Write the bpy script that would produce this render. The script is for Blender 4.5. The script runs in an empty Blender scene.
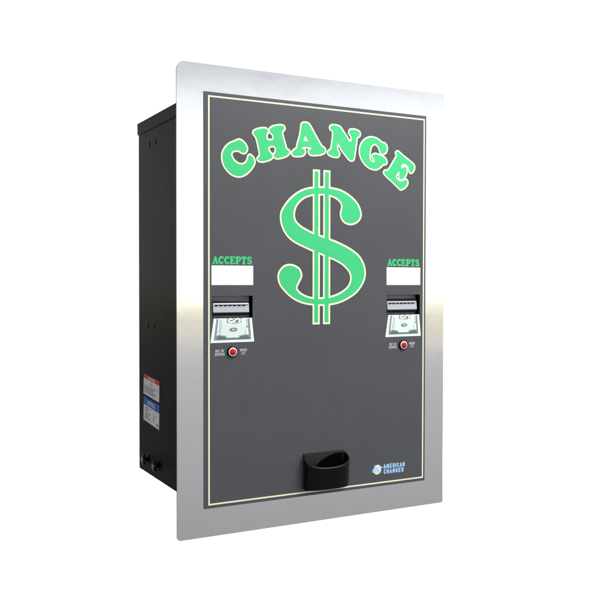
import bpy, bmesh, math, random
import numpy as np
from mathutils import Vector, Matrix

random.seed(7)
scene = bpy.context.scene
COL = scene.collection

# ------------------------------------------------------------------ traced lettering (metres on the front panel)
LETTERS={
 'C':[[(0.10635,0.67423),(0.11099,0.67644),(0.11675,0.67476),(0.12237,0.66993),(0.12550,0.66403),(0.12425,0.65851),(0.12034,0.65566),(0.11613,0.65678),(0.11177,0.65874),(0.10635,0.65934),(0.10017,0.65747),(0.09632,0.65266),(0.09755,0.64638),(0.10217,0.64004),(0.10945,0.63556),(0.11723,0.63464),(0.12379,0.63764),(0.12771,0.64348),(0.12927,0.64901),(0.13179,0.65191),(0.13604,0.64949),(0.13936,0.64427),(0.13889,0.63778),(0.13369,0.62956),(0.12583,0.62149),(0.11645,0.61635),(0.10790,0.61542),(0.09863,0.61813),(0.09017,0.62468),(0.08436,0.63278),(0.08162,0.64246),(0.08208,0.65234),(0.08666,0.66113),(0.09355,0.66800),(0.10094,0.67183)]],
 'H':[[(0.13902,0.69083),(0.14060,0.69411),(0.14567,0.69683),(0.15362,0.69923),(0.16081,0.69984),(0.16482,0.69787),(0.16530,0.69416),(0.16322,0.69139),(0.16290,0.68631),(0.16451,0.68109),(0.16998,0.68008),(0.17612,0.68201),(0.17773,0.68605),(0.17643,0.69102),(0.17319,0.69394),(0.17029,0.69631),(0.17125,0.70102),(0.17609,0.70433),(0.18419,0.70662),(0.19234,0.70776),(0.19692,0.70626),(0.19726,0.70221),(0.19399,0.69902),(0.19318,0.69385),(0.19564,0.68530),(0.19894,0.67534),(0.20141,0.66793),(0.20718,0.66470),(0.20653,0.66055),(0.20061,0.65603),(0.19242,0.65298),(0.18427,0.65125),(0.17939,0.65265),(0.17825,0.65562),(0.18068,0.65943),(0.18230,0.66390),(0.18132,0.66964),(0.17775,0.67198),(0.17290,0.67162),(0.16726,0.66931),(0.16646,0.66491),(0.16904,0.66004),(0.17340,0.65600),(0.17486,0.65321),(0.17099,0.64888),(0.16326,0.64575),(0.15526,0.64376),(0.14920,0.64450),(0.14729,0.64768),(0.15079,0.65152),(0.15158,0.65590),(0.14998,0.66441),(0.14727,0.67571),(0.14441,0.68410),(0.14203,0.68706)]],
 'A':[[(0.23336,0.71397),(0.23839,0.71648),(0.24547,0.71577),(0.25021,0.71055),(0.25703,0.69999),(0.26559,0.68729),(0.27246,0.67812),(0.27919,0.67339),(0.27834,0.66764),(0.27113,0.66428),(0.25916,0.66223),(0.25100,0.66240),(0.24795,0.66589),(0.24862,0.66964),(0.25319,0.67221),(0.25064,0.67484),(0.24218,0.67509),(0.23378,0.67357),(0.23161,0.67105),(0.23631,0.66992),(0.23883,0.66671),(0.23750,0.66217),(0.23213,0.65913),(0.22211,0.65784),(0.21580,0.65872),(0.21430,0.66199),(0.21744,0.66633),(0.22325,0.67073),(0.22574,0.67975),(0.22989,0.69333),(0.23204,0.70530)],[(0.23995,0.69474),(0.23744,0.68951),(0.23544,0.68448),(0.24098,0.68447),(0.24638,0.68519),(0.24350,0.69000)]],
 'N':[[(0.29153,0.71440),(0.29587,0.71703),(0.30460,0.71688),(0.31127,0.71504),(0.31746,0.70786),(0.32456,0.69935),(0.33116,0.69091),(0.33543,0.69155),(0.33701,0.69883),(0.33467,0.70321),(0.33163,0.70676),(0.33340,0.71177),(0.34000,0.71294),(0.34861,0.71168),(0.35312,0.70854),(0.35224,0.70342),(0.34685,0.69962),(0.34545,0.69111),(0.34335,0.67721),(0.34125,0.66485),(0.33948,0.65908),(0.33573,0.65761),(0.33073,0.65986),(0.32272,0.66811),(0.31562,0.67593),(0.30961,0.68561),(0.30680,0.68660),(0.30541,0.68272),(0.30473,0.67588),(0.30737,0.67154),(0.30932,0.66715),(0.30705,0.66276),(0.30127,0.66205),(0.29290,0.66327),(0.28751,0.66635),(0.28784,0.66982),(0.29287,0.67380),(0.29494,0.67967),(0.29664,0.69183),(0.29801,0.70247),(0.29625,0.70834),(0.29206,0.71100)]],
 'G':[[(0.37802,0.70166),(0.38719,0.70116),(0.39551,0.69795),(0.40294,0.69340),(0.40759,0.69314),(0.41189,0.68942),(0.41285,0.68326),(0.41008,0.67714),(0.40488,0.67444),(0.40061,0.67584),(0.39836,0.68064),(0.39593,0.68589),(0.39092,0.69047),(0.38632,0.69166),(0.38046,0.68889),(0.37682,0.68291),(0.37503,0.67431),(0.37452,0.66502),(0.37729,0.65904),(0.38280,0.65602),(0.38702,0.65815),(0.38626,0.66243),(0.38257,0.66589),(0.38292,0.66993),(0.38880,0.67174),(0.39841,0.66947),(0.40734,0.66652),(0.41146,0.66213),(0.41204,0.65781),(0.40925,0.65575),(0.40368,0.65429),(0.39906,0.64995),(0.39076,0.64523),(0.38193,0.64514),(0.37130,0.64893),(0.36218,0.65679),(0.35635,0.66683),(0.35486,0.67745),(0.35753,0.68761),(0.36384,0.69546),(0.37109,0.69987)]],
 'E':[[(0.43469,0.67657),(0.43544,0.67897),(0.43884,0.67985),(0.44953,0.67306),(0.46491,0.66385),(0.47383,0.65795),(0.47579,0.65299),(0.47331,0.64680),(0.46889,0.64304),(0.46598,0.64476),(0.46441,0.65068),(0.46073,0.65598),(0.45381,0.65916),(0.44809,0.65705),(0.44526,0.65183),(0.44775,0.64852),(0.45156,0.65066),(0.45480,0.65244),(0.45770,0.64868),(0.45792,0.64237),(0.45546,0.63669),(0.45223,0.63208),(0.44690,0.62940),(0.44308,0.63155),(0.44211,0.63589),(0.44341,0.64069),(0.44112,0.64354),(0.43734,0.63985),(0.43321,0.63379),(0.43646,0.62770),(0.44407,0.62404),(0.45169,0.62573),(0.45608,0.62804),(0.45974,0.62556),(0.45939,0.62032),(0.45424,0.61450),(0.44605,0.61060),(0.44071,0.61331),(0.42741,0.62358),(0.41610,0.63153),(0.40859,0.63779),(0.40951,0.64190),(0.41604,0.64293),(0.42070,0.64760),(0.42724,0.65741),(0.43473,0.66888),(0.43660,0.67294)]],
}
DOLLAR_S=[(0.25795,0.60189),(0.23966,0.59790),(0.22358,0.58999),(0.20964,0.57872),(0.19917,0.56593),(0.19328,0.55428),(0.19389,0.53849),(0.19983,0.52461),(0.20816,0.51426),(0.22013,0.50606),(0.23785,0.49845),(0.25822,0.49081),(0.27470,0.48534),(0.28926,0.48015),(0.30185,0.47579),(0.31666,0.46869),(0.32841,0.45965),(0.33487,0.45143),(0.33726,0.44317),(0.33643,0.43488),(0.33110,0.42476),(0.32109,0.41653),(0.30627,0.40929),(0.28948,0.40486),(0.27285,0.40318),(0.25638,0.40331),(0.24210,0.40665),(0.22995,0.41244),(0.22270,0.41960),(0.22188,0.42583),(0.22588,0.43383),(0.22989,0.44096),(0.23109,0.44721),(0.22745,0.45573),(0.21881,0.46099),(0.20884,0.46284),(0.19854,0.46009),(0.19146,0.45316),(0.18852,0.44610),(0.18853,0.43907),(0.19169,0.43027),(0.20038,0.41967),(0.21391,0.40845),(0.22997,0.40031),(0.24619,0.39622),(0.26462,0.39423),(0.28117,0.39405),(0.29160,0.39484),(0.30842,0.39777),(0.32753,0.40493),(0.34469,0.41496),(0.35721,0.42843),(0.36348,0.44141),(0.36475,0.45255),(0.36186,0.46550),(0.35311,0.47927),(0.34010,0.48920),(0.32294,0.49805),(0.30386,0.50548),(0.28918,0.51004),(0.27255,0.51504),(0.25610,0.51999),(0.23981,0.52667),(0.22770,0.53342),(0.21907,0.54200),(0.21625,0.55251),(0.21862,0.56499),(0.22561,0.57592),(0.23766,0.58535),(0.25593,0.59159),(0.27235,0.59294),(0.28894,0.59232),(0.30150,0.58895),(0.31099,0.58340),(0.31673,0.57601),(0.31718,0.56910),(0.31488,0.55990),(0.31596,0.55265),(0.31938,0.54693),(0.32599,0.54277),(0.33562,0.54145),(0.34572,0.54454),(0.35283,0.55069),(0.35540,0.55963),(0.35123,0.57237),(0.34255,0.58302),(0.32901,0.59246),(0.31200,0.59982),(0.29099,0.60290),(0.27438,0.60329)]

# ------------------------------------------------------------------ light settings
BACK_W = 130.0
KEY_W = 34.0
WORLD_BACK = 0.16
KEY_P = (1.05, -0.85, 1.65)
WORLD_S = 2.0
WORLD = [(-0.40, (0.19, 0.19, 0.20)), (0.40, (0.40, 0.42, 0.46)), (-0.29, (0.205, 0.208, 0.212)), (-0.10, (0.285, 0.285, 0.293)), (-0.076, (0.345, 0.34, 0.35)),
         (-0.066, (0.44, 0.41, 0.395)), (-0.057, (0.46, 0.41, 0.34)), (-0.048, (0.39, 0.39, 0.30)), (-0.039, (0.44, 0.435, 0.335)), (-0.030, (0.64, 0.60, 0.49)), (-0.016, (0.76, 0.74, 0.68)),
         (0.0, (0.80, 0.80, 0.79)), (0.12, (0.78, 0.79, 0.80)), (0.18, (0.68, 0.695, 0.72)), (0.21, (0.56, 0.575, 0.605)), (0.24, (0.365, 0.378, 0.402))]

# ------------------------------------------------------------------ helpers
def mat(name, color, rough=0.5, metal=0.0, spec=0.5, coat=0.0):
    m = bpy.data.materials.new(name); m.use_nodes = True
    b = m.node_tree.nodes['Principled BSDF']
    b.inputs['Base Color'].default_value = (*color, 1)
    b.inputs['Roughness'].default_value = rough
    b.inputs['Metallic'].default_value = metal
    b.inputs['Specular IOR Level'].default_value = spec
    b.inputs['Coat Weight'].default_value = coat
    return m

def noise_on(m, scale=(900, 900, 900), bump=0.02, var=0.06, rvar=0.08, dist=0.0004, detail=4):
    """fine procedural grain: bump, small tone change and roughness change, in object space"""
    nt = m.node_tree; b = nt.nodes['Principled BSDF']
    tc = nt.nodes.new('ShaderNodeTexCoord'); mp = nt.nodes.new('ShaderNodeMapping')
    mp.inputs['Scale'].default_value = scale
    nz = nt.nodes.new('ShaderNodeTexNoise'); nz.inputs['Scale'].default_value = 1.0
    nz.inputs['Detail'].default_value = detail
    nt.links.new(tc.outputs['Object'], mp.inputs['Vector']); nt.links.new(mp.outputs[0], nz.inputs['Vector'])
    bp = nt.nodes.new('ShaderNodeBump'); bp.inputs['Strength'].default_value = bump
    bp.inputs['Distance'].default_value = dist
    nt.links.new(nz.outputs['Fac'], bp.inputs['Height']); nt.links.new(bp.outputs[0], b.inputs['Normal'])
    base = b.inputs['Base Color'].default_value[:3]; r0 = b.inputs['Roughness'].default_value
    mr = nt.nodes.new('ShaderNodeMapRange')
    mr.inputs['From Min'].default_value = 0.3; mr.inputs['From Max'].default_value = 0.7
    mr.inputs['To Min'].default_value = max(0.02, r0 - rvar); mr.inputs['To Max'].default_value = r0 + rvar
    nt.links.new(nz.outputs['Fac'], mr.inputs['Value']); nt.links.new(mr.outputs[0], b.inputs['Roughness'])
    mx = nt.nodes.new('ShaderNodeMix'); mx.data_type = 'RGBA'
    mx.inputs[6].default_value = (*[c * (1 - var) for c in base], 1)
    mx.inputs[7].default_value = (*[min(1, c * (1 + var)) for c in base], 1)
    nt.links.new(nz.outputs['Fac'], mx.inputs[0]); nt.links.new(mx.outputs[2], b.inputs['Base Color'])
    return m

M = {}
M['steel'] = noise_on(mat('brushed_steel', (0.80, 0.80, 0.795), 0.085, 1.0), (9, 9, 1500), 0.012, 0.02, 0.03, 0.0002)
M['panel'] = noise_on(mat('panel_film', (0.064, 0.066, 0.071), 0.40, 0, 0.36), (1400, 1400, 1400), 0.05, 0.07, 0.05)
M['green'] = noise_on(mat('green_ink', (0.044, 0.535, 0.192), 0.5, 0, 0.3), (300, 300, 300), 0.01, 0.03, 0.04)
M['cream'] = mat('cream_ink', (0.84, 0.80, 0.57), 0.5, 0, 0.3)
M['lime'] = mat('pale_lime_ink', (0.80, 0.85, 0.60), 0.5, 0, 0.3)
M['white'] = noise_on(mat('white_film', (0.86, 0.86, 0.86), 0.45, 0, 0.3), (200, 200, 200), 0.01, 0.01, 0.03)
M['black'] = noise_on(mat('black_powder_coat', (0.0017, 0.0014, 0.0010), 0.20, 0, 0.26), (1500, 1500, 1500), 0.04, 0.1, 0.04)
M['black'].node_tree.nodes['Principled BSDF'].inputs['Specular Tint'].default_value = (1.0, 0.93, 0.84, 1)
M['plastic'] = noise_on(mat('black_gloss_plastic', (0.003, 0.003, 0.0033), 0.14, 0, 0.15), (400, 400, 400), 0.02, 0.1, 0.04)
M['matt_black'] = mat('black_interior', (0.0015, 0.0015, 0.0015), 0.8, 0, 0.02)
M['liner'] = noise_on(mat('grey_recess_liner', (0.27, 0.26, 0.26), 0.45, 0, 0.4), (500, 500, 500), 0.02, 0.06, 0.05)
M['silver'] = noise_on(mat('silver_plastic', (0.42, 0.44, 0.47), 0.32, 0.25, 0.5), (600, 600, 600), 0.02, 0.03, 0.05)
M['chrome'] = mat('bright_metal', (0.75, 0.75, 0.75), 0.16, 1.0)
M['bolt'] = mat('dark_zinc', (0.30, 0.33, 0.42), 0.25, 1.0)
M['caption'] = mat('grey_white_ink', (0.52, 0.52, 0.50), 0.5, 0, 0.3)
M['red'] = mat('red_lens', (0.52, 0.004, 0.010), 0.25, 0, 0.25, 0.0)
M['note'] = noise_on(mat('pale_green_paper', (0.72, 0.79, 0.765), 0.55, 0, 0.3), (700, 700, 700), 0.01, 0.05, 0.04)
M['noteink'] = mat('grey_green_ink', (0.10, 0.165, 0.145), 0.55, 0, 0.3)
M['notemid'] = mat('faded_green_ink', (0.30, 0.39, 0.355), 0.55, 0, 0.3)
M['notewhite'] = mat('paper_white', (0.86, 0.88, 0.87), 0.5, 0, 0.3)
M['sticker'] = noise_on(mat('sticker_white', (0.80, 0.80, 0.80), 0.4, 0, 0.3), (300, 300, 300), 0.01, 0.04, 0.04)
M['stickred'] = mat('sticker_red', (0.70, 0.045, 0.035), 0.4, 0, 0.3)
M['stickblue'] = mat('sticker_blue', (0.06, 0.14, 0.50), 0.4, 0, 0.3)
M['stickink'] = mat('sticker_grey_ink', (0.09, 0.09, 0.10), 0.5, 0, 0.3)
M['amber'] = mat('amber_ink', (0.62, 0.36, 0.06), 0.5, 0, 0.3)
M['sky'] = mat('logo_blue', (0.36, 0.62, 0.94), 0.5, 0, 0.3)
M['gold'] = mat('logo_gold', (0.92, 0.70, 0.36), 0.5, 0, 0.3)
M['backdrop'] = noise_on(mat('white_backdrop_cloth', (0.90, 0.90, 0.90), 0.9, 0, 0.0), (30, 30, 30), 0.0, 0.005, 0.0)

def uneven(m, scale=11.0, dist=0.0004, tone=0.04):
    """slow waviness of the sheet and a slow drift of tone, under the fine grain"""
    nt = m.node_tree; b = nt.nodes['Principled BSDF']
    tc = nt.nodes.new('ShaderNodeTexCoord'); nz = nt.nodes.new('ShaderNodeTexNoise')
    nz.inputs['Scale'].default_value = scale; nz.inputs['Detail'].default_value = 3
    nt.links.new(tc.outputs['Object'], nz.inputs['Vector'])
    if dist:
        bp = nt.nodes.new('ShaderNodeBump'); bp.inputs['Strength'].default_value = 1.0; bp.inputs['Distance'].default_value = dist
        nt.links.new(nz.outputs['Fac'], bp.inputs['Height'])
        fine = [n for n in nt.nodes if n.type == 'BUMP' and n is not bp][0]
        nt.links.new(bp.outputs[0], fine.inputs['Normal'])
    if tone:
        src = b.inputs['Base Color'].links[0].from_socket
        mr = nt.nodes.new('ShaderNodeMapRange'); mr.inputs['From Min'].default_value = 0.3; mr.inputs['From Max'].default_value = 0.7
        mr.inputs['To Min'].default_value = 1 - tone; mr.inputs['To Max'].default_value = 1 + tone
        nt.links.new(nz.outputs['Fac'], mr.inputs['Value'])
        vm = nt.nodes.new('ShaderNodeVectorMath'); vm.operation = 'SCALE'
        nt.links.new(src, vm.inputs[0]); nt.links.new(mr.outputs[0], vm.inputs['Scale']); nt.links.new(vm.outputs[0], b.inputs['Base Color'])
uneven(M['steel'], 9.0, 0.00035, 0.015)
uneven(M['panel'], 14.0, 0.0001, 0.05)
uneven(M['black'], 10.0, 0.0002, 0.10)
uneven(M['green'], 30.0, 0.0, 0.03)

def link(name, me, materials, parent=None):
    o = bpy.data.objects.new(name, me); COL.objects.link(o)
    for m in (materials if isinstance(materials, (list, tuple)) else [materials]):
        me.materials.append(m)
    if parent is not None: o.parent = parent
    return o

def obj(name, bm, materials, parent=None, smooth=False, bevel=0.0, seg=2):
    if bevel:
        bmesh.ops.remove_doubles(bm, verts=bm.verts, dist=1e-6)
        es = [e for e in bm.edges if len(e.link_faces) == 2 and e.calc_face_angle(0) > 0.6]
        bmesh.ops.bevel(bm, geom=es, offset=bevel, segments=seg, affect='EDGES', profile=0.5, clamp_overlap=True)
    me = bpy.data.meshes.new(name)
    bmesh.ops.recalc_face_normals(bm, faces=bm.faces)
    bm.to_mesh(me); bm.free()
    if smooth:
        for f in me.polygons: f.use_smooth = True
    return link(name, me, materials, parent)

def box(bm, x0, x1, y0, y1, z0, z1, mi=0):
    v = [bm.verts.new(p) for p in ((x0, y0, z0), (x1, y0, z0), (x1, y1, z0), (x0, y1, z0),
                                    (x0, y0, z1), (x1, y0, z1), (x1, y1, z1), (x0, y1, z1))]
    for idx in ((0, 3, 2, 1), (4, 5, 6, 7), (0, 1, 5, 4), (1, 2, 6, 5), (2, 3, 7, 6), (3, 0, 4, 7)):
        f = bm.faces.new([v[i] for i in idx]); f.material_index = mi
    return v

def spline(pts, n=6):
    """closed Catmull-Rom through the points"""
    P = np.array(pts, float); out = []
    N = len(P)
    for i in range(N):
        p0, p1, p2, p3 = P[i - 1], P[i], P[(i + 1) % N], P[(i + 2) % N]
        for k in range(n):
            t = k / n
            out.append(0.5 * ((2 * p1) + (-p0 + p2) * t + (2 * p0 - 5 * p1 + 4 * p2 - p3) * t * t
                              + (-p0 + 3 * p1 - 3 * p2 + p3) * t ** 3))
    return np.array(out)

def sdf_poly(loops, X, Y):
    """signed distance (negative inside, even-odd) to a set of closed loops"""
    d2 = np.full(X.shape, 1e9); ins = np.zeros(X.shape, bool)
    for L in loops:
        L = np.asarray(L); A = L; B = np.roll(L, -1, axis=0)
        for (ax, ay), (bx, by) in zip(A, B):
            ex, ey = bx - ax, by - ay
            wx, wy = X - ax, Y - ay
            t = np.clip((wx * ex + wy * ey) / (ex * ex + ey * ey + 1e-18), 0, 1)
            d2 = np.minimum(d2, (wx - ex * t) ** 2 + (wy - ey * t) ** 2)
            c = (ay > Y) != (by > Y)
            if ay != by:
                ins ^= c & (X < (bx - ax) * (Y - ay) / (by - ay) + ax)
    d = np.sqrt(d2)
    return np.where(ins, -d, d)

def sdf_rect(x0, x1, y0, y1, X, Y):
    return np.maximum(np.maximum(x0 - X, X - x1), np.maximum(y0 - Y, Y - y1))

def sdf_seg(a, b, r, X, Y):
    ex, ey = b[0] - a[0], b[1] - a[1]
    wx, wy = X - a[0], Y - a[1]
    t = np.clip((wx * ex + wy * ey) / (ex * ex + ey * ey + 1e-18), 0, 1)
    return np.sqrt((wx - ex * t) ** 2 + (wy - ey * t) ** 2) - r

def contour(F, xs, ys, lev):
    """marching squares -> closed loops of F < lev"""
    G = F - lev
    G = np.where(G == 0, 1e-9, G)
    ins = G < 0
    nxt = {}
    def pt(kind, i, j):
        if kind == 0:
            t = G[j, i] / (G[j, i] - G[j, i + 1]); return (xs[i] + t * (xs[i + 1] - xs[i]), ys[j])
        t = G[j, i] / (G[j, i] - G[j + 1, i]); return (xs[i], ys[j] + t * (ys[j + 1] - ys[j]))
    mixed = np.argwhere((ins[:-1, :-1] != ins[1:, :-1]) | (ins[:-1, :-1] != ins[:-1, 1:]) | (ins[:-1, :-1] != ins[1:, 1:]))
    for j, i in mixed:
        a, b, c, d = ins[j, i], ins[j, i + 1], ins[j + 1, i + 1], ins[j + 1, i]
        e = {'b': (0, i, j), 'r': (1, i + 1, j), 't': (0, i, j + 1), 'l': (1, i, j)}
        corners = [a, b, c, d]; edges = ['b', 'r', 't', 'l']
        # walking round the cell: an exit edge (in->out) links to the previous entry edge (out->in)
        ent, ext = [], []
        for k in range(4):
            if corners[k] and not corners[(k + 1) % 4]: ext.append(k)
            if not corners[k] and corners[(k + 1) % 4]: ent.append(k)
        for x in ext:
            best = min(ent, key=lambda n: (x - n) % 4)
            nxt[e[edges[x]]] = e[edges[best]]
    loops = []
    while nxt:
        s, n = nxt.popitem(); L = [s]
        while n != s:
            L.append(n)
            if n not in nxt: break
            n = nxt.pop(n)
        if len(L) > 5: loops.append([pt(*k) for k in L])
    return loops

def grid(x0, x1, y0, y1, h):
    xs = np.arange(x0, x1 + h, h); ys = np.arange(y0, y1 + h, h)
    X, Y = np.meshgrid(xs, ys)
    return xs, ys, X, Y

ONPANEL = Matrix(((1, 0, 0, 0), (0, 0, -1, 0), (0, 1, 0, 0), (0, 0, 0, 1)))      # drawing plane -> upright, facing -y
def eval_mesh(cu, xf):
    tmp = bpy.data.objects.new('tmp', cu); COL.objects.link(tmp)
    dg = bpy.context.evaluated_depsgraph_get(); dg.update()
    me = bpy.data.meshes.new_from_object(tmp.evaluated_get(dg))
    bpy.data.objects.remove(tmp); me.transform(xf); me.materials.clear()
    return me

def flat_shape(name, loops, y, half, material, parent, xf=ONPANEL):
    """closed loops (even-odd) as one thin printed or cut layer centred on depth y"""
    cu = bpy.data.curves.new(name, 'CURVE'); cu.dimensions = '2D'; cu.fill_mode = 'BOTH'; cu.extrude = half
    for L in loops:
        s = cu.splines.new('POLY'); s.points.add(len(L) - 1)
        for p, q in zip(s.points, L): p.co = (q[0], q[1], 0, 1)
        s.use_cyclic_u = True
    me = eval_mesh(cu, Matrix.Translation((0, y, 0)) @ xf)
    me.name = name
    return link(name, me, material, parent)

def text_mesh(body, x, z, width, height, y, half, fat=0.0, shear=0.0):
    """text fitted into a box: lower-left corner (x, z)"""
    cu = bpy.data.curves.new('txt', 'FONT'); cu.body = body; cu.size = 1; cu.extrude = 0; cu.offset = fat; cu.shear = shear
    cu.fill_mode = 'FRONT'
    me = eval_mesh(cu, Matrix.Identity(4))
    co = np.array([v.co for v in me.vertices]); lo, hi = co.min(0), co.max(0)
    sx, sy = width / (hi[0] - lo[0]), height / (hi[1] - lo[1])
    bm = bmesh.new(); bm.from_mesh(me); bpy.data.meshes.remove(me)
    for v in bm.verts:
        v.co = (x + (v.co.x - lo[0]) * sx, y - half, z + (v.co.y - lo[1]) * sy)
    return bm

def merge(bms):
    out = bmesh.new()
    for b in bms:
        me = bpy.data.meshes.new('t'); b.to_mesh(me); b.free(); out.from_mesh(me); bpy.data.meshes.remove(me)
    return out

# ------------------------------------------------------------------ the machine
root = bpy.data.objects.new('change_machine', None); COL.objects.link(root)
root['label'] = 'black and stainless steel change machine with a green dollar sign on its grey front'
root['category'] = 'change machine'

H, W = 0.800, 0.5493
PX0, PX1, PZ0, PZ1 = 0.0476, 0.5040, 0.0490, 0.7533
PY = -0.0020                                  # front face of the grey panel
SLOTS = ((0.0615, 0.1372), (0.4145, 0.4908))
SZ0, SZ1 = 0.3722, 0.4100

# --- stainless face plate: a ring with rounded outer corners
def rrect(x0, x1, z0, z1, radii, n=10):
    out = []
    for (cx, cz, a0, r) in ((x1, z1, 0, radii[1]), (x0, z1, 90, radii[0]), (x0, z0, 180, radii[3]), (x1, z0, 270, radii[2])):
        ox = cx - r if cx == x1 else cx + r; oz = cz - r if cz == z1 else cz + r
        for k in range(n + 1):
            a = math.radians(a0 + 90 * k / n); out.append((ox + r * math.cos(a), oz + r * math.sin(a)))
    return out
cu_loops = [rrect(0, W, 0, H, (0.013, 0.006, 0.003, 0.006)), [(0.055, 0.056), (0.495, 0.056), (0.495, 0.746), (0.055, 0.746)]]
plate = flat_shape('face_plate', cu_loops, 0.0015, 0.0015, M['steel'], root)

# --- cabinet behind it: sheet-metal shell with an open front
CX0, CX1, CZ0, CZ1, CD = 0.0450, 0.5043, 0.0497, 0.7545, 0.3577
bm = bmesh.new(); t = 0.0016
box(bm, CX0, CX0 + t, 0.0032, CD, CZ0, CZ1)
box(bm, CX1 - t, CX1, 0.0032, CD, CZ0, CZ1)
box(bm, CX0 + t, CX1 - t, CD - t, CD, CZ0, CZ1)
box(bm, CX0 + t, CX1 - t, 0.0032, CD - t, CZ0, CZ0 + t)
cabinet = obj('cabinet', bm, M['black'], root)
# lid: folded cap whose skirt laps over the cabinet sides
bm = bmesh.new(); e = 0.0022
box(bm, CX0 - e, CX1 + e, 0.0034, CD + e, CZ1 + 0.0004, CZ1 + 0.0024)
box(bm, CX0 - e, CX0 - 0.0003, 0.0034, CD + e, 0.7330, CZ1 + 0.0004)
box(bm, CX1 + 0.0003, CX1 + e, 0.0034, CD + e, 0.7330, CZ1 + 0.0004)
box(bm, CX0 - 0.0003, CX1 + 0.0003, CD + 0.0003, CD + e, 0.7330, CZ1 + 0.0004)
obj('lid', bm, M['black'], cabinet, bevel=0.0006)
# punched slots in the side (dark recess with a raised lip)
def punched(y, z):
    bm = bmesh.new()
    w, h = 0.0028, 0.0056
    for (r0, r1, xo, mi) in ((1.0, 1.22, 0.0005, 0),):
        N = 24; ring = []
        for k in range(N):
            a = 2 * math.pi * k / N
            cx, cz = math.cos(a), math.sin(a)
            px = lambda s: (math.copysign(abs(cx) ** 0.6, cx) * w * s, math.copysign(abs(cz) ** 0.6, cz) * h * s)
            (a0, b0), (a1, b1) = px(r0), px(r1)
            ring.append((bm.verts.new((CX0 - 0.0003, y + a0, z + b0)), bm.verts.new((CX0 - 0.0002, y + a1, z + b1)),
                         bm.verts.new((CX0 - 0.0002, y + a0 * 0.98, z + b0 * 0.98))))
        for k in range(N):
            A, B = ring[k], ring[(k + 1) % N]
            f = bm.faces.new((A[0], B[0], B[1], A[1])); f.material_index = 0
            f = bm.faces.new((A[2], B[2], B[0], A[0])); f.material_index = 1
        f = bm.faces.new([r[2] for r in ring]); f.material_index = 1
    return obj('slot_hole', bm, [M['black'], M['matt_black']], cabinet)
for y, z in ((0.2845, 0.7045), (0.2450, 0.7035), (0.2965, 0.3475), (0.2575, 0.3470)): punched(y, z)

# --- warning stickers on the side (drawn in y/z; x = outward)
ONSIDE = Matrix(((0, 0, -1, 0), (-1, 0, 0, 0), (0, 1, 0, 0), (0, 0, 0, 1)))       # drawing plane -> side wall facing -x (u = -y)
def side_rect(bm, u0, u1, v0, v1, lift, org, tilt, mi=0):
    c, s = math.cos(tilt), math.sin(tilt)
    vs = []
    for (u, v) in ((u0, v0), (u1, v0), (u1, v1), (u0, v1)):
        uu, vv = u * c - v * s, u * s + v * c
        vs.append(bm.verts.new((CX0 - lift, org[0] - uu, org[1] + vv)))
    f = bm.faces.new(vs[::-1]); f.material_index = mi
def side_text(bmx, body, u, v, w, h, lift, org, tilt, mi, fat=0.02):
    b = text_mesh(body, u, v, w, h, 0, 0, fat)
    c, s = math.cos(tilt), math.sin(tilt)
    for vv in b.verts:
        a, d = vv.co.x, vv.co.z
        vv.co = (CX0 - lift, org[0] - (a * c - d * s), org[1] + a * s + d * c)
    for f in b.faces: f.material_index = mi
    me = bpy.data.meshes.new('t'); b.to_mesh(me); b.free(); bmx.from_mesh(me); bpy.data.meshes.remove(me)
def words(bm, u0, u1, v, h, lift, org, tilt, mi, rnd):
    u = u0
    while u < u1 - 0.002:
        w = min(rnd.uniform(0.003, 0.010), u1 - u)
        side_rect(bm, u, u + w, v, v + h, lift, org, tilt, mi); u += w + 0.0016
def sticker(org, tilt, hh, header, head, kind, label):
    rnd = random.Random(kind); Wd = 0.0995
    bm = bmesh.new(); L = 0.0003
    side_rect(bm, 0, Wd, -hh, 0, L, org, tilt, 0)
    hd = 0.0085 if kind == 1 else 0.0155
    side_rect(bm, 0, Wd, -hd, 0, L + 0.00015, org, tilt, 1)
    if kind == 1:
        side_text(bm, head, 0.026, -0.0072, 0.047, 0.0056, L + 0.0003, org, tilt, 0)
        # amber flame mark
        for a, b_, c_, d in ((0.046, 0.054, -0.0180, -0.0135), (0.048, 0.052, -0.0135, -0.0105)):
            side_rect(bm, a, b_, c_, d, L + 0.0002, org, tilt, 3)
        side_rect(bm, 0.0, Wd, -0.0205, -0.0200, L + 0.0002, org, tilt, 2)
        for k, (a, b_) in enumerate(((0.004, 0.070), (0.004, 0.062), (0.004, 0.080), (0.004, 0.074))):
            words(bm, a, b_, -0.0245 - 0.0038 * k, 0.0016, L + 0.0002, org, tilt, 2, rnd)
    else:
        side_text(bm, head, 0.026, -0.0122, 0.046, 0.0084, L + 0.0003, org, tilt, 0)
        for k, (a, b_) in enumerate(((0.010, 0.044), (0.008, 0.030), (0.012, 0.046), (0.010, 0.036), (0.008, 0.044))):
            words(bm, a, b_, -0.0215 - 0.0050 * k, 0.0019, L + 0.0002, org, tilt, 2, rnd)
        for k in range(4):
            side_rect(bm, 0.066 + 0.004 * k, 0.069 + 0.004 * k, -0.0340 + 0.003 * k, -0.0325 + 0.003 * k, L + 0.0002, org, tilt, 2)
        side_rect(bm, 0.064, 0.0655, -0.0420, -0.0260, L + 0.0002, org, tilt, 4)
        side_rect(bm, 0.084, 0.094, -0.0425, -0.0395, L + 0.0002, org, tilt, 2)
    o = obj('warning_sticker', bm, [M['sticker'], M[header], M['stickink'], M['amber'], M['noteink']], cabinet)
    o['label'] = label
T = math.radians(-4.0)
sticker((0.3248, 0.2482), T, 0.0408, 'stickred', 'WARNING', 1, 'white sticker with red header')
sticker((0.3250, 0.2020), T, 0.0478, 'stickblue', 'NOTICE', 2, 'white sticker with blue header')

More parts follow.
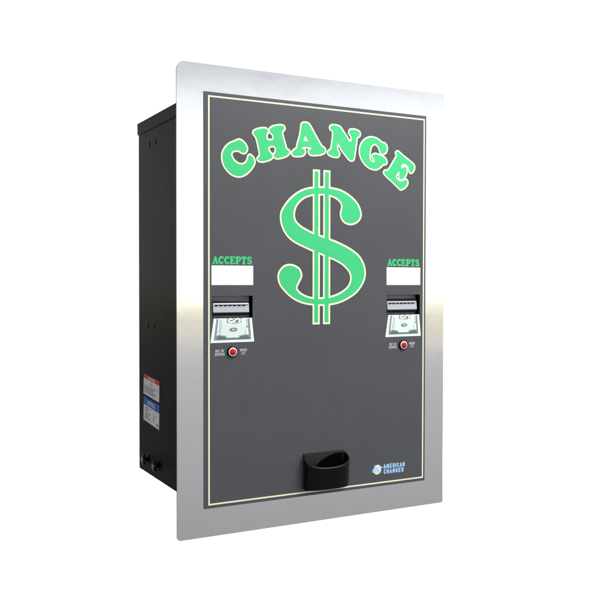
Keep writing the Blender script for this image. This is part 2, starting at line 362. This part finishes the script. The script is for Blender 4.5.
# --- lobed black clamp knobs low on the side
def knob(y, z):
    bm = bmesh.new(); N = 48; rings = []
    prof = ((0.0, 0.0042), (0.002, 0.0042), (0.0022, 0.0086), (0.0052, 0.0092), (0.0068, 0.0084), (0.0076, 0.0056), (0.0077, 0.0040), (0.0095, 0.0038), (0.0100, 0.0026))
    for (dx, r) in prof:
        ring = []
        for k in range(N):
            a = 2 * math.pi * k / N
            m = 1 + (0.20 * math.cos(4 * a) if r > 0.0055 else 0)
            ring.append(bm.verts.new((CX0 - dx, y + r * m * math.cos(a), z + r * m * math.sin(a))))
        rings.append(ring)
    for i, (A, B) in enumerate(zip(rings, rings[1:])):
        for k in range(N): bm.faces.new((A[k], A[(k + 1) % N], B[(k + 1) % N], B[k])).material_index = 1 if i >= 6 else 0
    bm.faces.new(rings[-1]).material_index = 1
    obj('clamp_knob', bm, [M['plastic'], M['bolt']], cabinet, smooth=True)
for y, z in ((0.313, 0.0755), (0.243, 0.0755)): knob(y, z)

# --- grey front panel with two acceptor openings
bm = bmesh.new()
xs = [PX0, SLOTS[0][0], SLOTS[0][1], SLOTS[1][0], SLOTS[1][1], PX1]; zs = [PZ0, SZ0, SZ1, PZ1]
fr = {}
def pv(i, j, y):
    k = (i, j, y)
    if k not in fr: fr[k] = bm.verts.new((xs[i], y, zs[j]))
    return fr[k]
BK = 0.0010
cells = [(i, j) for i in range(5) for j in range(3) if not (j == 1 and i in (1, 3))]
for i, j in cells:
    bm.faces.new((pv(i, j, PY), pv(i + 1, j, PY), pv(i + 1, j + 1, PY), pv(i, j + 1, PY)))
    bm.faces.new((pv(i, j, BK), pv(i, j + 1, BK), pv(i + 1, j + 1, BK), pv(i + 1, j, BK)))
    for (di, dj, a, b_) in ((-1, 0, (i, j), (i, j + 1)), (1, 0, (i + 1, j), (i + 1, j + 1)), (0, -1, (i, j), (i + 1, j)), (0, 1, (i, j + 1), (i + 1, j + 1))):
        if (i + di, j + dj) not in cells:
            bm.faces.new((pv(*a, PY), pv(*b_, PY), pv(*b_, BK), pv(*a, BK)))
panel = obj('front_panel', bm, M['panel'], root)

# border line: one thin printed frame
lw = 0.0013
bx0, bx1, bz0, bz1 = 0.0562, 0.4990, 0.0557, 0.7460
border = flat_shape('border_line', [[(bx0 - lw, bz0 - lw), (bx1 + lw, bz0 - lw), (bx1 + lw, bz1 + lw), (bx0 - lw, bz1 + lw)],
                                    [(bx0 + lw, bz0 + lw), (bx1 - lw, bz0 + lw), (bx1 - lw, bz1 - lw), (bx0 + lw, bz1 - lw)]],
                    PY, 0.00025, M['lime'], panel)

# title letters: cream backing with the green letter on it
for ch, loops in LETTERS.items():
    sl = [spline(l, 6) for l in loops]
    allp = np.vstack(sl); lo, hi = allp.min(0) - 0.009, allp.max(0) + 0.009
    gx, gy, X, Y = grid(lo[0], hi[0], lo[1], hi[1], 0.00055)
    F = sdf_poly(sl, X, Y)
    back = flat_shape('title_letter', contour(F, gx, gy, 0.0033), PY, 0.00025, M['cream'], root)
    flat_shape('letter_face', contour(F, gx, gy, -0.0005 + 0.0010), PY, 0.0005, M['green'], back)

# the big dollar sign
S = spline(DOLLAR_S, 5)
lo, hi = S.min(0) - 0.01, S.max(0) + 0.01
gx, gy, X, Y = grid(lo[0], hi[0], 0.350, 0.644, 0.0007)
FS = sdf_poly([S], X, Y)
BARS = ((0.2588, 0.2669), (0.2803, 0.2884)); bzr = (0.3608, 0.6325); off = 0.0033
green = np.minimum(FS, np.minimum(*[sdf_rect(a, b_, bzr[0], bzr[1], X, Y) for a, b_ in BARS]))
cream = np.minimum(FS - off, np.minimum(*[sdf_rect(a - off, b_ + off, bzr[0] - off, bzr[1] + off, X, Y) for a, b_ in BARS]))
dollar = flat_shape('dollar_sign', contour(cream, gx, gy, 0.0), PY, 0.00025, M['cream'], root)
flat_shape('dollar_face', contour(green, gx, gy, 0.0), PY, 0.0005, M['green'], dollar)

# --- ACCEPTS: bold slab-serif capitals drawn as strokes in a unit cell (x 0..1, y 0..1)
T_, h_ = 0.155, 0.085                      # heavy and light half-weights
def arc(cx, cy, rx, ry, a0, a1, n=14):
    return [(cx + rx * math.cos(math.radians(a0 + (a1 - a0) * k / n)), cy + ry * math.sin(math.radians(a0 + (a1 - a0) * k / n))) for k in range(n + 1)]
def chain(p, r): return [(p[k], p[k + 1], r) for k in range(len(p) - 1)]
GLY = {
 'A': [((.16, .09), (.47, .90), .075), ((.52, .88), (.80, .12), .125), ((.30, .36), (.70, .36), .06), ((.04, .07), (.34, .07), .07), ((.60, .07), (.98, .07), .07), ((.44, .90), (.56, .90), .08)],
 'C': chain(arc(.53, .5, .36, .41, 55, 300), .12) + [((.84, .93), (.84, .70), .06), ((.30, .2), (.22, .75), .10), ((.72, .09), (.88, .26), .07)],
 'E': [((.28, .08), (.28, .92), .14), ((.06, .07), (.86, .07), .07), ((.06, .93), (.84, .93), .07), ((.86, .07), (.88, .28), .065), ((.84, .93), (.84, .74), .065), ((.3, .51), (.62, .51), .065), ((.64, .62), (.64, .40), .05)],
 'P': [((.28, .08), (.28, .92), .14), ((.06, .07), (.52, .07), .07), ((.06, .93), (.62, .93), .07)] + chain(arc(.58, .68, .27, .24, 90, -90), .11) + [((.30, .44), (.58, .44), .06)],
 'T': [((.5, .08), (.5, .92), .14), ((.26, .07), (.74, .07), .07), ((.08, .93), (.92, .93), .07), ((.08, .93), (.08, .70), .06), ((.92, .93), (.92, .70), .06)],
 'S': chain(arc(.50, .71, .30, .21, 40, 240), .105) + [((.30, .56), (.70, .44), .125)] + chain(arc(.50, .28, .31, .20, 60, -150), .105) + [((.82, .93), (.82, .72), .055), ((.14, .07), (.14, .30), .055)],
}
# plain block capitals as strokes, for the small print
LN = lambda *p: [(p[k], p[k + 1]) for k in range(len(p) - 1)]
SANS = {
 'A': LN((.02, 0), (.5, 1), (.98, 0)) + LN((.2, .32), (.8, .32)), 'M': LN((.02, 0), (.08, 1), (.5, .25), (.92, 1), (.98, 0)),
 'E': LN((.92, 1), (.1, 1), (.1, 0), (.92, 0)) + LN((.1, .52), (.8, .52)), 'R': LN((.1, 0), (.1, 1), (.68, 1), (.9, .86), (.9, .62), (.68, .48), (.1, .48)) + LN((.55, .48), (.95, 0)),
 'I': LN((.5, 0), (.5, 1)), 'C': LN((.92, .78), (.75, .97), (.32, .97), (.08, .72), (.08, .28), (.32, .03), (.75, .03), (.92, .22)),
 'N': LN((.08, 0), (.08, 1), (.92, 0), (.92, 1)), 'H': LN((.08, 0), (.08, 1)) + LN((.92, 0), (.92, 1)) + LN((.08, .5), (.92, .5)),
 'G': LN((.90, .80), (.72, .97), (.32, .97), (.08, .72), (.08, .28), (.32, .03), (.72, .03), (.92, .2), (.92, .48), (.58, .48)),
 'O': LN((.32, 1), (.68, 1), (.94, .72), (.94, .28), (.68, 0), (.32, 0), (.06, .28), (.06, .72), (.32, 1)),
 'U': LN((.08, 1), (.08, .25), (.3, 0), (.7, 0), (.92, .25), (.92, 1)), 'T': LN((.02, 1), (.98, 1)) + LN((.5, 1), (.5, 0)),
 'F': LN((.92, 1), (.1, 1), (.1, 0)) + LN((.1, .52), (.8, .52)), 'S': LN((.9, .82), (.7, 1), (.3, 1), (.1, .82), (.1, .64), (.3, .54), (.7, .46), (.9, .34), (.9, .18), (.7, 0), (.3, 0), (.1, .18)),
 'V': LN((.02, 1), (.5, 0), (.98, 1)), 'W': LN((0, 1), (.24, 0), (.5, .8), (.76, 0), (1, 1)), 'L': LN((.1, 1), (.1, 0), (.9, 0)),
}
WID = {'I': .35, 'M': 1.2, 'W': 1.3, ' ': .55}
def sans_loops(word, x0, x1, z0, z1, weight, gap=0.26):
    """weight = half stroke as a fraction of the height"""
    hh = z1 - z0
    tot = sum(WID.get(c, 1) for c in word) + gap * (len(word) - 1)
    un = (x1 - x0) / tot; r = weight * hh
    gx, gy, X, Y = grid(x0 - .0015, x1 + .0015, z0 - .0015, z1 + .0015, hh / 30)
    F = np.full(X.shape, 1.0); x = x0
    for c in word:
        wd = WID.get(c, 1) * un
        for a, b_ in SANS.get(c, []):
            P_ = lambda q: (x + r + q[0] * (wd - 2 * r), z0 + r + q[1] * (hh - 2 * r))
            F = np.minimum(F, sdf_seg(P_(a), P_(b_), r, X, Y))
        x += wd + gap * un
    return contour(F, gx, gy, 0.0)

def slab_word(word, x0, x1, z0, z1):
    n = len(word); cw = (x1 - x0) / n; hh = z1 - z0
    gx, gy, X, Y = grid(x0 - 0.002, x1 + 0.002, z0 - 0.002, z1 + 0.002, 0.00024)
    F = np.full(X.shape, 1.0)
    for k, ch in enumerate(word):
        u = (X - (x0 + k * cw)) / (cw * 0.97); v = (Y - z0) / hh
        asp = cw * 0.97 / hh
        for a, b_, r in GLY[ch]:
            F = np.minimum(F, sdf_seg((a[0] * asp, a[1]), (b_[0] * asp, b_[1]), r * 1.08, u * asp, v) )
    return contour(F * hh, gx, gy, 0.0)

# --- one-dollar style instruction picture, drawn in (u, v) on a trapezoid
def bill_picture(cx):
    q = dict(tl=(cx - 0.0345, 0.3718), tr=(cx + 0.0360, 0.3718), br=(cx + 0.0405, 0.3305), bl=(cx - 0.0408, 0.3303))
    def P(u, v):                            # v = 0 at the top edge
        l = Vector(q['tl']).lerp(Vector(q['bl']), v); r = Vector(q['tr']).lerp(Vector(q['br']), v)
        return l.lerp(r, u)
    base = flat_shape('bill_picture', [[q['bl'], q['br'], q['tr'], q['tl']]], PY, 0.0002, M['notewhite'], root)
    bm = bmesh.new()
    def quad(pts, lift, mi):
        f = bm.faces.new([bm.verts.new((p.x, PY - lift, p.y)) for p in pts]); f.material_index = mi
    def rect(u0, u1, v0, v1, lift, mi): quad([P(u0, v1), P(u1, v1), P(u1, v0), P(u0, v0)], lift, mi)
    def ribbon(pts, w, lift, mi):
        for a, b_ in zip(pts, pts[1:]):
            step[0] = (step[0] + 1) % 97; lf = lift + step[0] * 8e-7
            A, B = P(*a), P(*b_); d = (B - A)
            if d.length < 1e-7: continue
            n = Vector((-d.y, d.x)).normalized() * w / 2; e_ = d.normalized() * w * 0.25
            quad([A - n - e_, B - n + e_, B + n + e_, A + n - e_], lf, mi)
    def disc(u, v, ru, rv, lift, mi, n=28):
        vs = [P(u + ru * math.cos(2 * math.pi * k / n), v - rv * math.sin(2 * math.pi * k / n)) for k in range(n)]
        quad(vs, lift, mi)
    rnd = random.Random(3); step = [0]
    rect(0.06, 0.945, 0.0, 0.915, 0.0003, 0)                    # tinted field inside the white margin
    # side and bottom frames
    for u0, u1 in ((0.070, 0.120), (0.885, 0.935)):
        rect(u0, u1, 0.02, 0.90, 0.0004, 1)
        for k in range(16): 
            v = 0.05 + 0.053 * k
            ribbon([(u0 + .008, v), ((u0 + u1) / 2, v + .022), (u1 - .008, v)], 0.0006, 0.0006, 2)
    rect(0.12, 0.885, 0.80, 0.90, 0.0004, 1)
    for k in range(26):
        u = 0.135 + 0.0292 * k
        ribbon([(u, .815), (u + .012, .885), (u + .024, .82)], 0.0006, 0.0006, 2)
    # corner scrolls
    for cu_, sgn in ((0.225, 1), (0.780, -1)):
        disc(cu_, 0.775, 0.120, 0.085, 0.0005, 1)
        for kk, (du, dv, rr) in enumerate(((-.070, .02, .034), (-.020, -.02, .040), (.035, .01, .036), (.085, .035, .026))):
            sp_ = [(cu_ + sgn * (du + rr * (1 - a / 30) * math.cos(a / 2.6 + kk)), 0.775 + dv + 1.5 * rr * (1 - a / 30) * math.sin(a / 2.6 + kk)) for a in range(0, 24)]
            ribbon(sp_, 0.0009, 0.0008, 2)
        ribbon([(cu_ + sgn * (-.11 + .02 * k), 0.735 - .035 * math.sin(k * .55) + .012 * (k % 2)) for k in range(13)], 0.0009, 0.0007, 2)
        ribbon([(cu_ + sgn * (-.10 + .02 * k), 0.835 - .012 * math.sin(k * 1.1)) for k in range(14)], 0.0007, 0.0009, 2)
    # columns of small print
    for u0, u1, v0, v1, n in ((0.165, 0.190, 0.06, 0.72, 12), (0.205, 0.222, 0.10, 0.66, 10), (0.800, 0.818, 0.42, 0.66, 5), (0.845, 0.870, 0.06, 0.30, 6)):
        for k in range(n):
            v = v0 + (v1 - v0) * k / n
            rect(u0, u0 + (u1 - u0) * rnd.uniform(.5, 1), v, v + (v1 - v0) / n * 0.62, 0.0005, 1 if rnd.random() < .6 else 2)
    # the numeral-like ornament at the top: dark ground, white curl
    rect(0.34, 0.72, 0.0, 0.19, 0.0004, 1)
    disc(0.53, 0.115, 0.175, 0.105, 0.0005, 2)
    rect(0.365, 0.695, 0.0, 0.115, 0.00055, 2)
    curl = [(.480, .060), (.440, .032), (.395, .050), (.385, .100), (.420, .150), (.470, .165), (.520, .132), (.560, .072), (.610, .032), (.655, .042), (.680, .088), (.662, .132), (.622, .140)]
    ribbon([tuple(p) for p in spline(curl, 4)[:-4]], 0.0030, 0.0008, 3)
    ribbon([(.47, .03), (.52, .018), (.565, .03)], 0.0010, 0.0008, 3)
    ribbon([(.50, .178), (.55, .186), (.60, .176)], 0.0010, 0.0008, 3)
    # centre medallion
    disc(0.515, 0.475, 0.100, 0.085, 0.0005, 1); disc(0.515, 0.475, 0.085, 0.068, 0.0006, 2); disc(0.515, 0.475, 0.055, 0.040, 0.0007, 1)
    ribbon([(.475, .475), (.50, .445), (.53, .50), (.555, .47)], 0.0008, 0.0008, 3)
    # round seal at the right
    disc(0.862, 0.36, 0.030, 0.042, 0.0006, 2); disc(0.862, 0.36, 0.015, 0.020, 0.0007, 0)
    # faint fine lines over the open field
    for k in range(9):
        v = 0.25 + 0.055 * k
        ribbon([(0.25 + .02 * j, v + 0.012 * math.sin(j * 1.3 + k)) for j in range(27)], 0.00022, 0.0004, 4)
    obj('bill_print', bm, [M['note'], M['notemid'], M['noteink'], M['notewhite'], M['notetint']], base)
    return base
M['notetint'] = mat('pale_green_ink', (0.56, 0.70, 0.65), 0.55, 0, 0.3)

# --- bill acceptor: liner box behind the opening, black block, silver mouth with a toothed slot
def acceptor(cx, x0, x1):
    D = 0.0150
    bm = bmesh.new()
    yb = PY + D
    def q(pts, mi):
        f = bm.faces.new([bm.verts.new(p) for p in pts]); f.material_index = mi
    a, b_, c, d = x0 + .0001, x1 - .0001, SZ0 + .0001, SZ1 - .0001
    yf = PY + 0.0004
    q([(a, yb, c), (b_, yb, c), (b_, yb, d), (a, yb, d)], 0)                       # back
    q([(a, yf, c), (a, yb, c), (a, yb, d), (a, yf, d)], 1); q([(b_, yf, c), (b_, yf, d), (b_, yb, d), (b_, yb, c)], 1)
    q([(a, yf, c), (b_, yf, c), (b_, yb, c), (a, yb, c)], 1); q([(a, yf, d), (a, yb, d), (b_, yb, d), (b_, yf, d)], 1)
    acc = obj('bill_acceptor', bm, [M['liner'], M['matt_black']], root)
    bm = bmesh.new()
    box(bm, x0 + .0006, x1 - .0040, PY + 0.0050, yb - .0002, 0.3765, 0.4020)
    blk = obj('acceptor_block', bm, M['plastic'], acc, bevel=0.0012)
    # silver mouth: slightly raked plate with rounded corners, a dark slot and teeth under the top edge
    bm = bmesh.new()
    mx0, mx1, mz0, mz1 = x0 + .0026, x1 - .0056, 0.3812, 0.3978
    v = box(bm, mx0, mx1, PY + 0.0006, PY + 0.0080, mz0, mz1)
    for k in (4, 5): v[k].co.y += 0.0020
    obj('bill_mouth', bm, M['silver'], acc, bevel=0.0014, seg=3)
    bm = bmesh.new(); n = 7
    sw = (mx1 - mx0) - 0.008; s0 = mx0 + 0.003
    box(bm, s0, s0 + sw + .002, PY + 0.0010, PY + 0.006, 0.3940, 0.3948)
    for k in range(n):
        u = s0 + 0.0008 + sw * k / n
        box(bm, u, u + sw / n * 0.55, PY + 0.00075, PY + 0.006, 0.3926, 0.3941)
    obj('bill_slot', bm, M['matt_black'], acc)

def lamp(cx, cz):
    bm = bmesh.new(); N = 40; rings = []
    for (r, dy) in ((0.0096, 0.0), (0.0096, -0.0022), (0.0090, -0.0030), (0.0078, -0.0030), (0.0074, -0.0014)):
        rings.append([bm.verts.new((cx + r * math.cos(2 * math.pi * k / N), PY + dy, cz + r * math.sin(2 * math.pi * k / N))) for k in range(N)])
    for A, B in zip(rings, rings[1:]):
        for k in range(N): bm.faces.new((A[k], A[(k + 1) % N], B[(k + 1) % N], B[k]))
    ring = obj('indicator_lamp', bm, M['plastic'], root, smooth=True)
    bm = bmesh.new(); rings = []
    for (r, dy) in ((0.0075, -0.0012), (0.0075, -0.0034), (0.0070, -0.0042), (0.0056, -0.0040)):
        rings.append([bm.verts.new((cx + r * math.cos(2 * math.pi * k / N), PY + dy, cz + r * math.sin(2 * math.pi * k / N))) for k in range(N)])
    for A, B in zip(rings, rings[1:]):
        for k in range(N): bm.faces.new((A[k], A[(k + 1) % N], B[(k + 1) % N], B[k]))
    obj('lamp_collar', bm, M['notewhite'], ring, smooth=True)
    bm = bmesh.new(); rings = []
    for k2 in range(7):
        a = math.radians(88 * k2 / 6); rings.append([bm.verts.new((cx + 0.0060 * math.cos(a) * math.cos(2 * math.pi * k / N), PY - 0.0038 - 0.0034 * math.sin(a), cz + 0.0060 * math.cos(a) * math.sin(2 * math.pi * k / N))) for k in range(N)])
    for A, B in zip(rings, rings[1:]):
        for k in range(N): bm.faces.new((A[k], A[(k + 1) % N], B[(k + 1) % N], B[k]))
    bm.faces.new(rings[-1])
    obj('lamp_lens', bm, M['red'], ring, smooth=True)

for cx, (x0, x1) in ((0.0996, SLOTS[0]), (0.4529, SLOTS[1])):
    sign = flat_shape('accept_label', [[(cx - .0388, .4285), (cx + .0385, .4285), (cx + .0385, .4618), (cx - .0388, .4618)]], PY, 0.0003, M['white'], root)
    flat_shape('accept_lettering', slab_word('ACCEPTS', cx - .0370, cx + .0370, .4644, .4772), PY, 0.00025, M['green'], root)
    acceptor(cx, x0, x1)
    bill_picture(cx)
    lamp(cx - .0008, .3141)
    flat_shape('lamp_caption', sans_loops('OUT OF', cx - .0318, cx - .0158, .3139, .3186, .085) + sans_loops('SERVICE', cx - .0330, cx - .0146, .3082, .3130, .085),
               PY, .0002, M['caption'], root)
    flat_shape('lamp_caption', sans_loops('WHEN', cx + .0136, cx + .0264, .3143, .3190, .085) + sans_loops('LIT', cx + .0164, cx + .0234, .3086, .3134, .085),
               PY, .0002, M['caption'], root)

# --- coin cup: rounded black scoop, rim sloping down to the front
def cup():
    x0, x1, zb, zt = 0.2360, 0.3198, 0.0615, 0.1250
    cx, a = (x0 + x1) / 2 + 0.0021, (x1 - x0) / 2 * 1.09
    bm = bmesh.new(); N = 48; n = 2.7
    n = 2.3
    def plan(k, aa, dd):                     # bulging D: widest a third of the way out from the panel
        dc = dd * 0.36; b_ = dd - dc
        p0 = math.asin((dc / b_) ** (n / 2)); ph = -p0 + (math.pi + 2 * p0) * k / N
        c, s_ = math.cos(ph), math.sin(ph)
        return cx - aa * math.copysign(abs(c) ** (2 / n), c), max(0.0, dc + b_ * math.copysign(abs(s_) ** (2 / n), s_))
    def wall(dtop, dbot, aa, zbot, inset, rows=10):
        rws = []
        for r in range(rows + 1):
            tt = r / rows; row = []
            for k in range(N + 1):
                xt, dt = plan(k, aa, dtop); xb, db = plan(k, aa * 0.995, dbot)
                rim = zt - 0.0235 * (dt / 0.0285) ** 1.0
                ease = min(1, tt * 6) ** 0.5
                dd = db + (dt - db) * tt; x = xb + (xt - xb) * tt
                row.append(bm.verts.new((x, PY - dd, zbot + (rim - zbot) * tt)))
            rws.append(row)
        for A, B in zip(rws, rws[1:]):
            for k in range(N): bm.faces.new((A[k], A[k + 1], B[k + 1], B[k]))
        return rws
    out = wall(0.0290, 0.0235, a, zb, 0)
    inn = wall(0.0265, 0.0210, a - 0.0022, zb + 0.0022, 0)
    for k in range(N): bm.faces.new((out[-1][k], out[-1][k + 1], inn[-1][k + 1], inn[-1][k]))       # rim
    bm.faces.new(out[0]); bm.faces.new(inn[0])
    body = obj('coin_cup', bm, M['plastic'], root, smooth=True)
    md = body.modifiers.new('edge', 'BEVEL'); md.width = 0.0007; md.segments = 2; md.limit_method = 'ANGLE'; md.angle_limit = 0.7
    # back plate behind the scoop, standing a little above the rim
    bm = bmesh.new(); box(bm, x0 + .0004, x1 - .0004, PY - 0.0016, PY + 0.0004, zb + .0006, zt + 0.0008)
    obj('cup_back', bm, M['cupback'], body, bevel=0.0005)
    # flat dark shape lying on the back plate of the cup
    flat_shape('cup_dark_shape', [[(.252, .066), (.3178, .066), (.3178, .1215), (.304, .1215), (.290, .1185), (.272, .1100), (.258, .0980)]], PY - 0.0017, 0.0003, M['matt_black'], body)
M['cupback'] = noise_on(mat('dull_black_plastic', (0.0095, 0.0085, 0.0072), 0.5, 0, 0.4), (500, 500, 500), 0.02, 0.1, 0.05)
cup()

# --- maker's mark: small round emblem and two lines of blue lettering
bm = bmesh.new()
def fan(pts, lift, mi):
    f = bm.faces.new([bm.verts.new((x, PY - lift, z)) for x, z in pts]); f.material_index = mi
ex, ez = 0.3945, 0.0808
def circ(x, z, rx, rz, n=26): return [(x + rx * math.cos(2 * math.pi * k / n), z + rz * math.sin(2 * math.pi * k / n)) for k in range(n)]
fan(circ(ex + .0012, ez + .0004, .0078, .0088), .0003, 0)
fan(circ(ex - .0004, ez - .0050, .0054, .0042), .0004, 2)
fan(circ(ex + .0034, ez + .0050, .0036, .0028), .0004, 2)
fan([(ex - .0075, ez + .0066), (ex - .0036, ez + .0094), (ex + .0018, ez + .0022), (ex + .0084, ez - .0052), (ex + .0052, ez - .0078), (ex - .0012, ez - .0018)], .0005, 1)
fan([(ex - .0114, ez - .0036), (ex - .0070, ez - .0058), (ex - .0008, ez - .0014), (ex - .0040, ez + .0036), (ex - .0088, ez + .0034)], .00055, 1)
fan([(ex + .0048, ez + .0018), (ex + .0108, ez + .0058), (ex + .0120, ez + .0036), (ex + .0070, ez - .0004)], .00055, 1)
fan([(ex - .0060, ez + .0006), (ex - .0030, ez + .0024), (ex - .0026, ez + .0008)], .0006, 0)
mark = obj('maker_emblem', bm, [M['notewhite'], M['sky'], M['gold']], root)
flat_shape('maker_lettering', sans_loops('AMERICAN', .4086, .4572, .0810, .0896, .105, 0.24) + sans_loops('CHANGER', .4090, .4546, .0712, .0798, .105, 0.24),
           PY, .0004, M['sky'], root)

# ------------------------------------------------------------------ camera (solved from the plate, border and cabinet corners)
YAW, PITCH, ROLL = 0.48466, -0.02209, -0.00177
f = Vector((math.sin(YAW) * math.cos(PITCH), math.cos(YAW) * math.cos(PITCH), math.sin(PITCH)))
r = Vector((math.cos(YAW), -math.sin(YAW), 0)); u = r.cross(f)
r2 = r * math.cos(ROLL) - u * math.sin(ROLL); u2 = r * math.sin(ROLL) + u * math.cos(ROLL)
cam = bpy.data.cameras.new('camera'); co = bpy.data.objects.new('camera', cam); COL.objects.link(co)
mw = Matrix.Identity(4)
for i, v in enumerate((r2, u2, -f)):
    for j in range(3): mw[j][i] = v[j]
CAM = Vector((-0.47407, -1.33909, 0.43513))
co.matrix_world = Matrix.Translation(CAM) @ mw
cam.sensor_width = 36; cam.lens = 36 * 847.535 / 600; cam.clip_end = 500; cam.clip_start = 0.01
scene.camera = co

# ------------------------------------------------------------------ white studio backdrop behind the machine
fh = Vector((math.sin(YAW), math.cos(YAW), 0))
bm = bmesh.new()
BW, BH, DIST = 2.5, 2.6, 5.2
N = 24; rows = []
for k in range(N + 1):
    s = -BW + 2 * BW * k / N
    cv = 0.10 * (s / BW) ** 2                                    # hung with a slight curve towards the sides
    p = CAM + fh * (DIST - cv) + r * s
    rows.append([Vector((p.x, p.y, CAM.z + z)) for z in (-BH, BH)])
th = fh * 0.02
fa = [[bm.verts.new(q) for q in rw] for rw in rows]; fb = [[bm.verts.new(q + th) for q in rw] for rw in rows]
for A, B, C_, D_ in zip(fa, fa[1:], fb, fb[1:]):
    bm.faces.new((A[0], B[0], B[1], A[1])); bm.faces.new((C_[0], C_[1], D_[1], D_[0]))
    bm.faces.new((A[1], B[1], D_[1], C_[1])); bm.faces.new((A[0], C_[0], D_[0], B[0]))
bm.faces.new((fa[0][0], fa[0][1], fb[0][1], fb[0][0])); bm.faces.new((fa[-1][0], fb[-1][0], fb[-1][1], fa[-1][1]))
bd = obj('backdrop', bm, M['backdrop'], smooth=False)
bd['kind'] = 'structure'

# ------------------------------------------------------------------ lamps
def area(name, loc, target, sx, sy, power, color=(1, 1, 1)):
    l = bpy.data.lights.new(name, 'AREA'); l.shape = 'RECTANGLE'; l.size = sx; l.size_y = sy; l.energy = power; l.color = color
    o = bpy.data.objects.new(name, l); COL.objects.link(o); o.location = loc
    o.rotation_euler = (Vector(target) - Vector(loc)).to_track_quat('-Z', 'Y').to_euler()
    return o
for sgn in (-1, 1):                                               # two long lamps, above and below the view, turned to the backdrop
    p = CAM + fh * 3.4 + Vector((0, 0, 2.5 * sgn)); q = CAM + fh * DIST + Vector((0, 0, 0.9 * sgn))
    area('backdrop_lamp', p, q, 4.5, 0.5, BACK_W)
area('key_lamp', KEY_P, (0.30, 0, 0.60), 0.9, 0.6, KEY_W, (1.0, 0.985, 0.96))

# ------------------------------------------------------------------ surroundings the steel mirrors: bright sky, hedge line, pale paving
w = bpy.data.worlds.new('World'); scene.world = w; w.use_nodes = True
nt = w.node_tree; bg = nt.nodes['Background']
tc = nt.nodes.new('ShaderNodeTexCoord'); sp = nt.nodes.new('ShaderNodeSeparateXYZ')
nt.links.new(tc.outputs['Generated'], sp.inputs[0])
mr = nt.nodes.new('ShaderNodeMapRange'); mr.inputs['From Min'].default_value = -0.4; mr.inputs['From Max'].default_value = 0.4
nt.links.new(sp.outputs['Z'], mr.inputs['Value'])
cr = nt.nodes.new('ShaderNodeValToRGB'); nt.links.new(mr.outputs[0], cr.inputs['Fac'])
el = cr.color_ramp.elements
for k, (z, c) in enumerate(WORLD):
    pos = (z + 0.4) / 0.8
    if k < 2: e_ = el[k]; e_.position = pos
    else: e_ = el.new(pos)
    e_.color = (*c, 1)
# the open side the machine faces is bright, the side behind it dim
dt = nt.nodes.new('ShaderNodeVectorMath'); dt.operation = 'DOT_PRODUCT'; dt.inputs[1].default_value = (0.466, -0.885, 0.0)
nt.links.new(tc.outputs['Generated'], dt.inputs[0])
dm = nt.nodes.new('ShaderNodeMapRange'); dm.interpolation_type = 'SMOOTHSTEP'
dm.inputs['From Min'].default_value = -0.55; dm.inputs['From Max'].default_value = 0.25
dm.inputs['To Min'].default_value = WORLD_BACK; dm.inputs['To Max'].default_value = 1.0
nt.links.new(dt.outputs['Value'], dm.inputs['Value'])
mu = nt.nodes.new('ShaderNodeVectorMath'); mu.operation = 'SCALE'
nt.links.new(cr.outputs['Color'], mu.inputs[0]); nt.links.new(dm.outputs[0], mu.inputs['Scale'])
nt.links.new(mu.outputs[0], bg.inputs['Color']); bg.inputs['Strength'].default_value = WORLD_S

scene.render.engine = 'CYCLES'
scene.view_settings.view_transform = 'Standard'; scene.view_settings.look = 'None'
scene.view_settings.exposure = 0; scene.view_settings.gamma = 1
scene.render.resolution_x = 1024; scene.render.resolution_y = 1024
